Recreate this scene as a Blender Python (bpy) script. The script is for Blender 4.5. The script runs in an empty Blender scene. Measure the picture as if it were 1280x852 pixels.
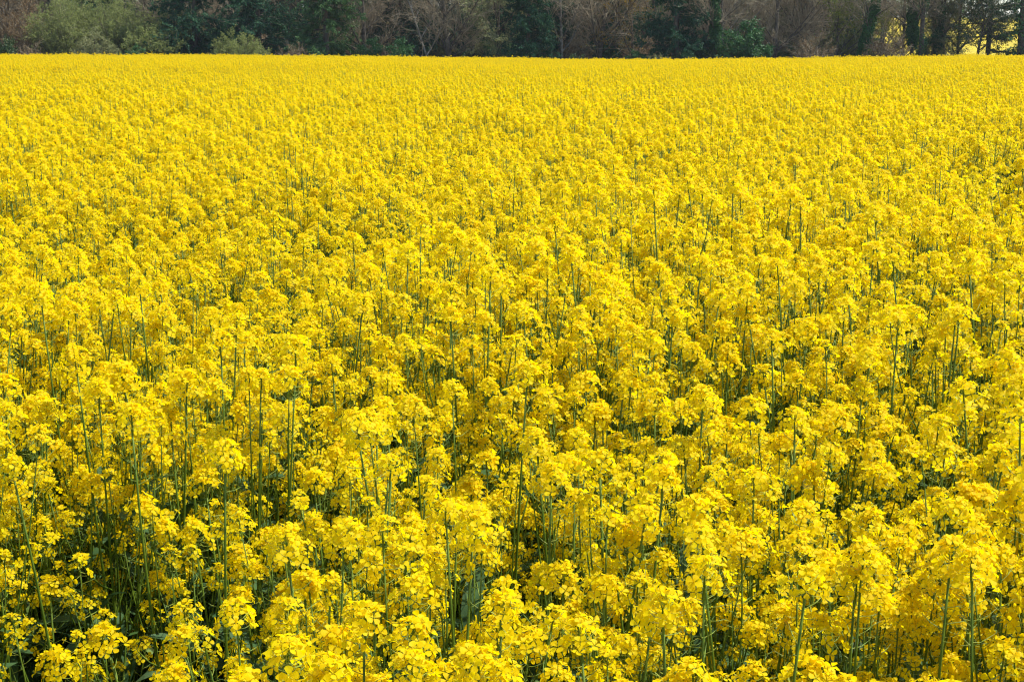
import bpy, math, random
import numpy as np
from mathutils import Vector, Matrix, Euler

SEED = 7
random.seed(SEED)
rng = np.random.default_rng(SEED)
sc = bpy.context.scene
COL = sc.collection
PI = math.pi

# ------------------------------------------------------------------ camera
FPX = 1900.0                       # focal length in pixels of a 1280 px wide picture
CZ = 1.83                          # eye height
PITCH = math.atan((426 - 54) / FPX)
cam_d = bpy.data.cameras.new('camera')
cam_d.sensor_width = 36.0
cam_d.lens = 36.0 * FPX / 1280.0
cam_d.clip_start = 0.05
cam_d.clip_end = 6000.0
cam = bpy.data.objects.new('camera', cam_d)
COL.objects.link(cam)
cam.location = (0, 0, CZ)
cam.rotation_euler = (PI / 2 - PITCH, 0, 0)
sc.camera = cam
CP, SP = math.cos(PITCH), math.sin(PITCH)


def ray(px, py):
    a, b = (px - 640) / FPX, (426 - py) / FPX
    return np.array([a, CP + b * SP, -SP + b * CP])


def at_z(px, py, z):
    d = ray(px, py)
    t = (z - CZ) / d[2]
    return np.array([0, 0, CZ]) + t * d


def at_y(px, py, y):
    d = ray(px, py)
    return np.array([0, 0, CZ]) + d * (y / d[1])


def project(p):
    x, y, z = p[..., 0], p[..., 1], p[..., 2] - CZ
    w = y * CP - z * SP
    u = y * SP + z * CP
    return 640 + FPX * x / w, 426 - FPX * u / w, w


# ------------------------------------------------------------------ light and air
ELEV, AZ = math.radians(61), math.radians(80)     # azimuth measured from +Y towards +X
world = bpy.data.worlds.new('World')
sc.world = world
world.use_nodes = True
nt = world.node_tree
nt.nodes.clear()
sky = nt.nodes.new('ShaderNodeTexSky')
sky.sky_type = 'NISHITA'
sky.sun_disc = False
sky.sun_elevation = ELEV
sky.sun_rotation = AZ
sky.dust_density = 0.7
bg = nt.nodes.new('ShaderNodeBackground')
bg.inputs['Strength'].default_value = 0.15
ow = nt.nodes.new('ShaderNodeOutputWorld')
nt.links.new(sky.outputs[0], bg.inputs[0])
nt.links.new(bg.outputs[0], ow.inputs[0])
sd = bpy.data.lights.new('sun', 'SUN')
sd.energy = 4.8
sd.angle = math.radians(0.5)
sd.color = (1.0, 0.965, 0.90)
sun = bpy.data.objects.new('sun', sd)
COL.objects.link(sun)
sv = Vector((math.sin(AZ) * math.cos(ELEV), math.cos(AZ) * math.cos(ELEV), math.sin(ELEV)))
sun.rotation_euler = sv.to_track_quat('Z', 'Y').to_euler()
sun.location = sv * 60
sc.view_settings.view_transform = 'Standard'
sc.view_settings.look = 'None'
sc.view_settings.exposure = 0.60
sc.view_settings.gamma = 1.0
sc.view_settings.use_curve_mapping = False
sc.cycles.use_denoising = True
sc.cycles.denoiser = 'OPENIMAGEDENOISE'
sc.cycles.denoising_input_passes = 'RGB_ALBEDO_NORMAL'
sc.cycles.denoising_prefilter = 'ACCURATE'
sc.cycles.pixel_filter_type = 'BLACKMAN_HARRIS'
sc.cycles.filter_width = 1.2
sc.cycles.max_bounces = 8
sc.cycles.diffuse_bounces = 4
sc.cycles.transmission_bounces = 4
sc.cycles.glossy_bounces = 2


# ------------------------------------------------------------------ materials
def mat_new(name):
    m = bpy.data.materials.new(name)
    m.use_nodes = True
    m.node_tree.nodes.clear()
    return m, m.node_tree.nodes, m.node_tree.links


def leafy(name, stops, rough=0.5, spec=0.3, trans=0.35, tboost=1.0, noise=None):
    """thin plant tissue: colour varies from one petal or leaf to the next, light passes through"""
    m, n, l = mat_new(name)
    out = n.new('ShaderNodeOutputMaterial')
    geo = n.new('ShaderNodeNewGeometry')
    ramp = n.new('ShaderNodeValToRGB')
    cr = ramp.color_ramp
    while len(cr.elements) < len(stops):
        cr.elements.new(0.5)
    for e, (p, c) in zip(cr.elements, stops):
        e.position = p
        e.color = (*c, 1)
    l.new(geo.outputs['Random Per Island'], ramp.inputs[0])
    colr = ramp.outputs[0]
    if noise:
        tc = n.new('ShaderNodeTexCoord')
        nz = n.new('ShaderNodeTexNoise')
        nz.inputs['Scale'].default_value = noise
        nz.inputs['Detail'].default_value = 3
        mp = n.new('ShaderNodeMapRange')
        mp.inputs['From Min'].default_value = 0.3
        mp.inputs['From Max'].default_value = 0.7
        mp.inputs['To Min'].default_value = 0.72
        mp.inputs['To Max'].default_value = 1.2
        mx = n.new('ShaderNodeMix')
        mx.data_type = 'RGBA'
        mx.blend_type = 'MULTIPLY'
        mx.inputs[0].default_value = 1.0
        l.new(tc.outputs['Object'], nz.inputs['Vector'])
        l.new(nz.outputs[0], mp.inputs[0])
        l.new(colr, mx.inputs[6])
        l.new(mp.outputs[0], mx.inputs[7])
        colr = mx.outputs[2]
    p = n.new('ShaderNodeBsdfPrincipled')
    p.inputs['Roughness'].default_value = rough
    p.inputs['Specular IOR Level'].default_value = spec
    t = n.new('ShaderNodeBsdfTranslucent')
    mix = n.new('ShaderNodeMixShader')
    mix.inputs[0].default_value = trans
    l.new(colr, p.inputs['Base Color'])
    l.new(colr, t.inputs['Color'])
    l.new(p.outputs[0], mix.inputs[1])
    l.new(t.outputs[0], mix.inputs[2])
    l.new(mix.outputs[0], out.inputs[0])
    return m


def solid(name, c1, c2, scale=6.0, rough=0.8, bump=0.0, coord='Object', detail=6, spec=0.3, lo=0.35, hi=0.65):
    m, n, l = mat_new(name)
    out = n.new('ShaderNodeOutputMaterial')
    tc = n.new('ShaderNodeTexCoord')
    nz = n.new('ShaderNodeTexNoise')
    nz.inputs['Scale'].default_value = scale
    nz.inputs['Detail'].default_value = detail
    ramp = n.new('ShaderNodeValToRGB')
    ramp.color_ramp.elements[0].position = lo
    ramp.color_ramp.elements[0].color = (*c1, 1)
    ramp.color_ramp.elements[1].position = hi
    ramp.color_ramp.elements[1].color = (*c2, 1)
    p = n.new('ShaderNodeBsdfPrincipled')
    p.inputs['Roughness'].default_value = rough
    p.inputs['Specular IOR Level'].default_value = spec
    l.new(tc.outputs[coord], nz.inputs['Vector'])
    l.new(nz.outputs[0], ramp.inputs[0])
    l.new(ramp.outputs[0], p.inputs['Base Color'])
    if bump:
        b = n.new('ShaderNodeBump')
        b.inputs['Strength'].default_value = 1.0
        b.inputs['Distance'].default_value = bump
        l.new(nz.outputs[0], b.inputs['Height'])
        l.new(b.outputs[0], p.inputs['Normal'])
    l.new(p.outputs[0], out.inputs[0])
    return m


M_PETAL = leafy('petal_yellow', [(0.0, (0.92, 0.67, 0.001)), (0.5, (0.94, 0.73, 0.0015)), (1.0, (0.95, 0.80, 0.005))],
                rough=0.55, spec=0.14, trans=0.62)
M_BUD = leafy('bud_yellow_green', [(0.0, (0.30, 0.38, 0.03)), (0.5, (0.52, 0.50, 0.02)), (1.0, (0.75, 0.62, 0.02))],
              rough=0.5, spec=0.3, trans=0.15)
M_GBUD = leafy('bud_green', [(0.0, (0.13, 0.22, 0.04)), (1.0, (0.26, 0.34, 0.05))], rough=0.5, trans=0.1)
M_PED = leafy('pedicel_green', [(0.0, (0.18, 0.25, 0.035)), (1.0, (0.34, 0.38, 0.05))], rough=0.5, trans=0.15)
M_STAMEN = leafy('stamen_yellow', [(0.0, (0.55, 0.46, 0.01)), (1.0, (0.78, 0.60, 0.02))], rough=0.6, trans=0.2)
M_STEM = solid('stem_green', (0.060, 0.108, 0.006), (0.120, 0.180, 0.016), scale=22, rough=0.55, spec=0.22)
M_LEAF = leafy('leaf_blue_green', [(0.0, (0.030, 0.075, 0.020)), (0.6, (0.050, 0.105, 0.034)), (1.0, (0.080, 0.140, 0.055))],
               rough=0.6, spec=0.25, trans=0.22, noise=26)
M_WEED = leafy('weed_green', [(0.0, (0.045, 0.10, 0.022)), (0.7, (0.09, 0.165, 0.035)), (1.0, (0.15, 0.22, 0.06))], rough=0.5, trans=0.25)

CROP_MATS = [M_PETAL, M_BUD, M_GBUD, M_PED, M_STAMEN, M_STEM, M_LEAF]
PET, BUD, GBUD, PED, STA, STE, LEA = range(7)


# ------------------------------------------------------------------ mesh collection
class MB:
    def __init__(self):
        self.v, self.f, self.m, self.n = [], [], [], 0

    def add(self, verts, faces, mat=0):
        verts = np.asarray(verts, float)
        self.v.append(verts)
        for f in faces:
            self.f.append(tuple(int(i) + self.n for i in f))
            self.m.append(mat)
        self.n += len(verts)

    def merge(self, other, M=None):
        V = other.verts()
        if M is not None:
            A = np.array(M)
            V = V @ A[:3, :3].T + A[:3, 3]
        off = self.n
        self.v.append(V)
        self.f.extend(tuple(i + off for i in f) for f in other.f)
        self.m.extend(other.m)
        self.n += len(V)

    def verts(self):
        return np.concatenate(self.v) if self.v else np.zeros((0, 3))

    def mesh(self, name, mats, smooth=True):
        me = bpy.data.meshes.new(name)
        me.from_pydata(self.verts().tolist(), [], self.f)
        used = sorted(set(self.m))
        remap = {u: i for i, u in enumerate(used)}
        for u in used:
            me.materials.append(mats[u])
        me.polygons.foreach_set('material_index', [remap[k] for k in self.m])
        me.polygons.foreach_set('use_smooth', [smooth] * len(self.f))
        me.update()
        return me


def unit(v):
    v = np.asarray(v, float)
    return v / max(1e-9, np.linalg.norm(v))


def frame(n):
    n = unit(n)
    a = np.array([0, 0, 1.0]) if abs(n[2]) < 0.9 else np.array([1.0, 0, 0])
    u = unit(np.cross(a, n))
    return u, np.cross(n, u)


def tube(mb, pts, rads, sides, mat, cap=True):
    pts = np.asarray(pts, float)
    K = len(pts)
    V = []
    for i in range(K):
        d = pts[min(i + 1, K - 1)] - pts[max(i - 1, 0)]
        u, v = frame(d)
        if i and np.dot(u, pu) < 0:
            u, v = -u, -v
        pu = u
        for s in range(sides):
            a = 2 * PI * s / sides
            V.append(pts[i] + rads[i] * (math.cos(a) * u + math.sin(a) * v))
    F = []
    for i in range(K - 1):
        for s in range(sides):
            t = (s + 1) % sides
            F.append((i * sides + s, i * sides + t, (i + 1) * sides + t, (i + 1) * sides + s))
    if cap:
        F.append(tuple((K - 1) * sides + s for s in range(sides)))
    mb.add(V, F, mat)


def bez(p0, p1, p2, k):
    t = np.linspace(0, 1, k)[:, None]
    p0, p1, p2 = map(lambda q: np.asarray(q, float), (p0, p1, p2))
    return (1 - t) ** 2 * p0 + 2 * t * (1 - t) * p1 + t * t * p2


# ------------------------------------------------------------------ rapeseed flowers
def add_flower(mb, c, n, size, r, lod=0):
    u, v = frame(n)
    n = unit(n)
    a0 = r.uniform(0, PI)
    open_ = r.uniform(0.0, 1.0)
    for k in range(4):
        a = a0 + k * PI / 2 + r.uniform(-0.15, 0.15)
        e = math.cos(a) * u + math.sin(a) * v
        s = np.cross(n, e)
        L = size * r.uniform(0.9, 1.1)
        W = L * r.uniform(0.40, 0.48)
        cup = L * (0.42 * (1 - open_) + r.uniform(-0.22, 0.16))
        tw = r.uniform(-0.18, 0.18) * L
        if lod == 0:
            P = [c + 0.10 * L * e - 0.05 * L * n,
                 c + 0.46 * L * e + s * W * 0.70 + n * (cup * 0.30 + 0.10 * L),
                 c + 0.50 * L * e + n * (cup * 0.30),
                 c + 0.46 * L * e - s * W * 0.70 + n * (cup * 0.30 + 0.10 * L),
                 c + 0.76 * L * e + s * W + n * (cup * 0.85 + tw * 0.8),
                 c + 0.78 * L * e + n * (cup * 0.65),
                 c + 0.76 * L * e - s * W + n * (cup * 0.85 - tw * 0.8),
                 c + 0.97 * L * e + s * W * 0.62 + n * (cup + tw),
                 c + 1.03 * L * e + n * (cup * 0.9),
                 c + 0.97 * L * e - s * W * 0.62 + n * (cup - tw)]
            mb.add(P, [(0, 2, 1), (0, 3, 2), (1, 2, 5, 4), (2, 3, 6, 5), (4, 5, 8, 7), (5, 6, 9, 8)], PET)
        else:
            P = [c + 0.08 * L * e, c + 0.75 * L * e + s * W * 1.05 + n * (cup * 0.7 + tw),
                 c + 1.02 * L * e + n * cup, c + 0.75 * L * e - s * W * 1.05 + n * (cup * 0.7 - tw)]
            mb.add(P, [(0, 3, 2, 1)], PET)
    if lod == 0:
        for k in range(5):                       # stamens round the pistil
            a = a0 + 2 * PI * k / 5
            e = math.cos(a) * u + math.sin(a) * v
            b = c + e * size * 0.06
            t = c + n * size * r.uniform(0.42, 0.55) + e * size * 0.17
            s = np.cross(n, e) * size * 0.055
            mb.add([b, t - s, t + s + n * size * 0.03], [(0, 1, 2)], STA)


def add_bud(mb, c, d, L, w, mat):
    u, v = frame(d)
    d = unit(d)
    P = [c] + [c + d * L * 0.45 + w * (math.cos(a) * u + math.sin(a) * v) for a in (0, 2.1, 4.2)] + [c + d * L]
    mb.add(P, [(0, 2, 1), (0, 3, 2), (0, 1, 3), (1, 2, 4), (2, 3, 4), (3, 1, 4)], mat)


def make_head(seed, nfl, size, green=0.0, pods=9, lod=0):
    """a raceme: z runs up the stem, the origin is where it joins the stem; returns flowers and the bud tip"""
    r = random.Random(seed)
    fl, bd = MB(), MB()
    size = size * 0.73
    Hh = 0.040 * size
    ax = bez((0, 0, -0.012), (r.uniform(-.004, .004), r.uniform(-.004, .004), Hh * 0.5), (0, 0, Hh), 4)
    if lod == 0:
        tube(fl, ax, [0.0015, 0.0013, 0.0010, 0.0006], 4, STE)
    a = r.uniform(0, 6)
    for i in range(nfl):
        t = (i + r.uniform(-0.3, 0.3)) / max(1, nfl - 1)
        t = min(1, max(0, t))
        a += 2.399 + r.uniform(-0.3, 0.3)
        th = math.radians(26 + 60 * t ** 0.8 + r.uniform(-19, 19))
        z = Hh * (0.86 - 0.86 * t)
        L = size * (0.013 + 0.019 * t ** 0.7) * r.uniform(0.7, 1.45)
        d = np.array([math.sin(th) * math.cos(a), math.sin(th) * math.sin(a), math.cos(th)])
        b = np.array([0, 0, z])
        c = b + d * L
        n = unit(d + np.array([0, 0, 0.35]) + np.array([r.uniform(-.45, .45) for _ in range(3)]))
        add_flower(fl, c, n, r.uniform(0.0072, 0.0092), r, lod)
        if lod == 0:
            m = b + d * L * 0.5 - np.array([0, 0, 0.002])
            s = unit(np.cross(d, (0, 0, 1))) * 0.0006
            fl.add([b - s, b + s, m + s, m - s, c + s, c - s], [(0, 1, 2, 3), (3, 2, 4, 5)], PED)
    # unopened buds at the tip
    nb = r.randint(12, 20) if lod == 0 else 4
    if green:
        nb += 22
    for i in range(nb):
        th = math.radians(r.uniform(0, 62 if not green else 95))
        a = r.uniform(0, 6.28)
        d = np.array([math.sin(th) * math.cos(a), math.sin(th) * math.sin(a), math.cos(th)])
        b = np.array([0, 0, Hh - 0.004 - 0.012 * (i / nb)])
        R = r.uniform(0.003, 0.008) * (1.25 if green else 1)
        k = 1.0 if lod == 0 else 1.7
        add_bud(bd, b + d * R, unit(d + np.array([0, 0, .5])), r.uniform(0.004, 0.0065) * k, r.uniform(0.0011, 0.0017) * k,
                GBUD if r.random() < 0.35 + green else BUD)
    # young pods on their stalks below the flowers
    for i in range(pods):
        a += 2.399 + r.uniform(-.3, .3)
        z = -0.012 - 0.095 * size * (i / max(1, pods)) - r.uniform(0, 0.008)
        th = math.radians(r.uniform(58, 92))
        d = np.array([math.sin(th) * math.cos(a), math.sin(th) * math.sin(a), math.cos(th)])
        b = np.array([0, 0, z])
        k1 = b + d * r.uniform(0.010, 0.018)
        d2 = unit(d + np.array([0, 0, r.uniform(0.1, 0.7)]))
        k2 = k1 + d2 * r.uniform(0.006, 0.022)
        s = unit(np.cross(d, (0, 0, 1)))
        w = 0.0005
        up = np.array([0, 0, w * 1.2])
        fl.add([b + s * w, b - s * w, b + up * 1.5, k1 + s * w, k1 - s * w, k1 + up], [(0, 3, 5, 2), (1, 2, 5, 4), (0, 1, 4, 3)], PED)
        s2, u2 = frame(d2)
        w2 = 0.0008
        fl.add([k1 + s2 * w2, k1 - s2 * w2, k1 + u2 * w2, k2], [(0, 1, 3), (1, 2, 3), (2, 0, 3)], GBUD)
    return fl, bd


def make_leaf(seed, L, W):
    """lance-shaped, clasping leaf: grows along +x, droops at the tip, with a folded midrib and waved margin"""
    r = random.Random(seed)
    K = 7
    mb = MB()
    V, F = [], []
    dr = r.uniform(0.25, 0.6)
    for i in range(K):
        t = i / (K - 1)
        w = W * (0.55 + 0.9 * t) * (1 - t ** 2.2) + 0.0006
        x = L * t * (1 - 0.12 * t)
        z = L * (0.35 * t - dr * t * t)
        wave = 0.10 * W * math.sin(t * 9 + seed)
        V += [(x, -w, z + 0.25 * w + wave), (x, 0, z), (x, w, z + 0.25 * w - wave)]
    for i in range(K - 1):
        a = 3 * i
        F += [(a, a + 3, a + 4, a + 1), (a + 1, a + 4, a + 5, a + 2)]
    mb.add(V, F, LEA)
    return mb


HEADS = []                                   # (flowers MB, buds MB)
for k in range(9):
    HEADS.append(make_head(100 + k, 22 + (k * 5) % 11, 1.0 + 0.06 * ((k * 7) % 5 - 2), pods=8 + k % 4))
for k in range(3):                           # smaller side heads
    HEADS.append(make_head(140 + k, 6 + 3 * k, 0.84 + 0.05 * k, pods=4))
HEADS.append(make_head(150, 5, 0.9, green=0.55, pods=3))     # a green head still in bud
GREEN_HEAD = len(HEADS) - 1
HEADS_FAR = [make_head(200 + k, 14 + 3 * k, 0.98, pods=2) for k in range(6)]
LEAVES = [make_leaf(300, 0.105, 0.014), make_leaf(301, 0.135, 0.020), make_leaf(302, 0.17, 0.030), make_leaf(303, 0.20, 0.045)]
for k in (9, 10, 11):                        # the small side heads keep their few buds in one mesh
    HEADS[k][0].merge(HEADS[k][1])
    HEADS[k] = (HEADS[k][0], MB())
HEAD_ME = [(a.mesh('flower_head', CROP_MATS), b.mesh('bud_cluster', CROP_MATS, False) if b.n else None) for a, b in HEADS]
LEAF_ME = [a.mesh('leaf', CROP_MATS) for a in LEAVES]


def plan_plant(seed, H=1.16, nb=4, spread=1.0, tall=False, low=False, green=False, lod=0):
    """returns the stem mesh collection, head placements and leaf placements of one plant"""
    r = random.Random(seed)
    st = MB()
    b1, b2 = r.uniform(-.03, .03), r.uniform(-.03, .03)
    zz = np.linspace(0, 1, 9 if lod == 0 else 3)
    main = np.stack([b1 * np.sin(zz * PI), b2 * np.sin(zz * PI * 1.3) * (1 - zz), zz * H], 1)
    rr = 0.0032 * (1 - zz) + 0.0015
    tube(st, main, rr, 6 if lod == 0 else 3, STE)

    def on_main(z):
        t = z / H
        return np.array([np.interp(t, zz, main[:, 0]), np.interp(t, zz, main[:, 1]), z])
    heads, leaves = [], []
    d = main[-1] - main[-2]
    heads.append((main[-1], unit(d), GREEN_HEAD if green else r.randrange(0, 9), r.uniform(0, 6.28), r.uniform(1.0, 1.14)))
    a = r.uniform(0, 6.28)
    for i in range(nb):
        a += 2.399 + r.uniform(-.5, .5)
        if tall:
            z0 = H * r.uniform(0.42, 0.66)
            zt = H * r.uniform(0.76, 0.86)
        elif low:
            z0 = H * r.uniform(0.4, 0.7)
            zt = H * r.uniform(0.72, 0.95)
        else:
            z0 = H * r.uniform(0.42, 0.78)
            zt = H * (0.985 - 0.36 * r.random() ** 1.3)
        rad = r.uniform(0.05, 0.15) * spread
        p0 = on_main(z0)
        p2 = np.array([p0[0] + rad * math.cos(a), p0[1] + rad * math.sin(a), max(zt, z0 + 0.06)])
        p1 = p0 + np.array([(p2[0] - p0[0]) * 0.85, (p2[1] - p0[1]) * 0.85, (p2[2] - p0[2]) * 0.40])
        pts = bez(p0, p1, p2, 6 if lod == 0 else 3)
        tube(st, pts, np.linspace(0.0020, 0.0010, len(pts)), 5 if lod == 0 else 3, STE)
        small = r.random() < 0.5 or low or zt < 0.84 * H
        heads.append((pts[-1], unit(pts[-1] - pts[-2]), 9 + r.randrange(3) if small else r.randrange(0, 9), r.uniform(0, 6.28), r.uniform(0.84, 1.04)))
        if r.random() < 0.35:
            leaves.append((p0, a + r.uniform(-.4, .4), 0 if r.random() < .6 else 1, r.uniform(0.8, 1.2), r.uniform(-.5, .2)))
    for k in range(4):
        a += 2.399
        z = H * (0.22 + 0.13 * k) * r.uniform(0.85, 1.15)
        leaves.append((on_main(z), a, 3 if z < 0.45 else (2 if z < 0.7 else 1), r.uniform(0.85, 1.35), r.uniform(-.35, .3)))
    return st, heads, leaves


def head_matrix(p, d, spin, s):
    q = Vector(d).to_track_quat('Z', 'Y')
    return Matrix.Translation(Vector(p)) @ q.to_matrix().to_4x4() @ Matrix.Rotation(spin, 4, 'Z') @ Matrix.Scale(s, 4)


def leaf_matrix(p, a, s, tilt):
    return Matrix.Translation(Vector(p)) @ Matrix.Rotation(a, 4, 'Z') @ Matrix.Rotation(-0.35 + tilt, 4, 'Y') @ Matrix.Scale(s, 4)


def joined(plan, far=False):
    st, heads, leaves = plan
    mb = MB()
    mb.merge(st)
    for p, d, k, spin, s in heads:
        h = HEADS_FAR[k % len(HEADS_FAR)] if far else HEADS[k]
        M = head_matrix(p, d, spin, s)
        mb.merge(h[0], M)
        if h[1].n:
            mb.merge(h[1], M)
    for p, a, k, s, tilt in leaves[:(None if not far else 2)]:
        mb.merge(LEAVES[k], leaf_matrix(p, a, s, tilt))
    return mb


PLANS = [plan_plant(400 + k, H=1.10 + 0.035 * ((k * 5) % 7) * 0.6, nb=8 + (k * 3) % 4) for k in range(14)]
TALL = [plan_plant(430 + k, H=1.22, nb=6 + k % 2, spread=0.9, tall=True) for k in range(5)]
LOW = [plan_plant(450 + k, H=0.92, nb=6, spread=1.25, low=True) for k in range(4)]
GREEN = [plan_plant(470, H=1.20, nb=3, tall=True, green=True)]
KINDS = {'mid': PLANS, 'tall': TALL, 'low': LOW, 'bud': GREEN}


# ------------------------------------------------------------------ terrain
def terrain(x, y):
    x, y = np.asarray(x, float), np.asarray(y, float)
    f = np.clip((y - 8) / 77, 0, 1.3) ** 1.5
    u = x / np.maximum(y, 20) * FPX + 640                    # compass bearing, in picture columns
    dip = -0.24 * np.exp(-((u - 800) / 290) ** 2) - 0.16
    roll = 0.05 * np.sin(y * 0.21 + x * 0.05) * np.clip((y - 12) / 15, 0, 1)
    return f * dip + roll * np.clip((95 - y) / 20, 0, 1)


def hills(x, y):
    base = terrain(x, np.minimum(y, 100))
    rise = np.clip((y - 118) / 150, 0, 1)
    return base + 6.0 * rise ** 1.15 + np.clip((y - 270) / 600, 0, 1) * 10 + np.sin(x * 0.013 + 1) * 0.5 * rise


def setprops(o, label=None, cat=None, group=None, kind=None):
    if label:
        o['label'] = label
    if cat:
        o['category'] = cat
    if group:
        o['group'] = group
    if kind:
        o['kind'] = kind
    return o


def sheet(name, xs, ys, zf, mat, dz=0.0):
    X, Y = np.meshgrid(xs, ys)
    Z = zf(X, Y) + dz
    V = np.stack([X.ravel(), Y.ravel(), Z.ravel()], 1)
    nx, ny = len(xs), len(ys)
    F = [(j * nx + i, j * nx + i + 1, (j + 1) * nx + i + 1, (j + 1) * nx + i) for j in range(ny - 1) for i in range(nx - 1)]
    me = bpy.data.meshes.new(name)
    me.from_pydata(V.tolist(), [], F)
    me.polygons.foreach_set('use_smooth', [True] * len(F))
    me.materials.append(mat)
    o = bpy.data.objects.new(name, me)
    COL.objects.link(o)
    o['kind'] = 'structure'
    return o


M_SOIL = solid('field_soil', (0.035, 0.030, 0.018), (0.075, 0.060, 0.038), scale=9, rough=0.95, bump=0.02)
M_LITTER = solid('woodland_litter', (0.030, 0.026, 0.015), (0.080, 0.060, 0.035), scale=3, rough=0.95, bump=0.05)
M_GRASSY = solid('far_pasture', (0.05, 0.09, 0.02), (0.10, 0.13, 0.03), scale=0.05, rough=0.95)
M_FARCROP = solid('far_crop_yellow', (0.30, 0.23, 0.006), (0.62, 0.46, 0.008), scale=0.9, rough=0.9, bump=0.3, detail=8)
ys = np.concatenate([np.linspace(-30, 110, 71), np.linspace(118, 300, 40), np.linspace(340, 4000, 24)])
xs = np.concatenate([np.linspace(-3000, -180, 12), np.linspace(-150, 150, 101), np.linspace(180, 3000, 12)])
sheet('ground', xs, ys, hills, M_GRASSY, -0.02)
sheet('field_soil', np.linspace(-48, 48, 60), np.linspace(-2, 87, 80), hills, M_SOIL)
sheet('woodland_floor', np.linspace(-70, 70, 50), np.linspace(87.2, 119, 16), hills, M_LITTER)
sheet('far_rape_field', np.linspace(-90, 190, 120), np.linspace(124, 262, 70), hills, M_FARCROP, 0.02)


# ------------------------------------------------------------------ where the plants stand
def vnoise(x, y, s, seed):
    """smooth value noise in 0..1"""
    x, y = np.asarray(x) / s, np.asarray(y) / s
    xi, yi = np.floor(x).astype(int), np.floor(y).astype(int)
    fx, fy = x - xi, y - yi
    fx, fy = fx * fx * (3 - 2 * fx), fy * fy * (3 - 2 * fy)

    def h(a, b):
        v = np.sin(a * 127.1 + b * 311.7 + seed * 74.7) * 43758.5453
        return v - np.floor(v)
    return (h(xi, yi) * (1 - fx) + h(xi + 1, yi) * fx) * (1 - fy) + (h(xi, yi + 1) * (1 - fx) + h(xi + 1, yi + 1) * fx) * fy


GAP_L = np.array([-0.62, 1.85, 0])                 # the thin patch at the near left corner
GAP_S = np.array([3.86, 14.3, 0])
plants = []                                  # x, y, kind, proto, lean x, lean y, spin, scale


def jitter_grid(y0, y1, dens, half, keep):
    c = 1 / math.sqrt(dens)
    out = []
    y = y0
    while y < y1:
        hw = half(y)
        n = int(2 * hw / c) + 1
        xx = -hw + (np.arange(n) + 0.5) * c + rng.uniform(-.5, .5, n) * c * 1.1
        yy = y + rng.uniform(-.5, .5, n) * c * 1.1
        k = keep(xx, yy)
        out.append(np.stack([xx[k], yy[k]], 1))
        y += c
    return np.concatenate(out)


def in_gap_r(x, y):
    b = x / np.maximum(y, .1) - 0.33
    return (np.abs(b + 0.004 * np.sin(y * 5)) < 0.022) & (y > 6.8) & (y < 11.4)


def keep_near(x, y):
    p = 0.84 + 0.8 * (vnoise(x, y, 0.22, 1) - 0.2)
    d = np.hypot((x - GAP_L[0]) / 0.27, (y - GAP_L[1]) / 0.80)
    p = np.where(d < 1, p * 0.16, p)
    p = np.where(in_gap_r(x, y), p * 0.08, p)
    d = np.hypot((x - GAP_S[0]) / 0.14, (y - GAP_S[1]) / 0.7)
    p = np.where(d < 1, 0, p)
    return rng.uniform(0, 1, len(x)) < p


near = jitter_grid(0.95, 18.0, 108, lambda y: 0.345 * y * 1.12 + 1.0, keep_near)

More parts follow.
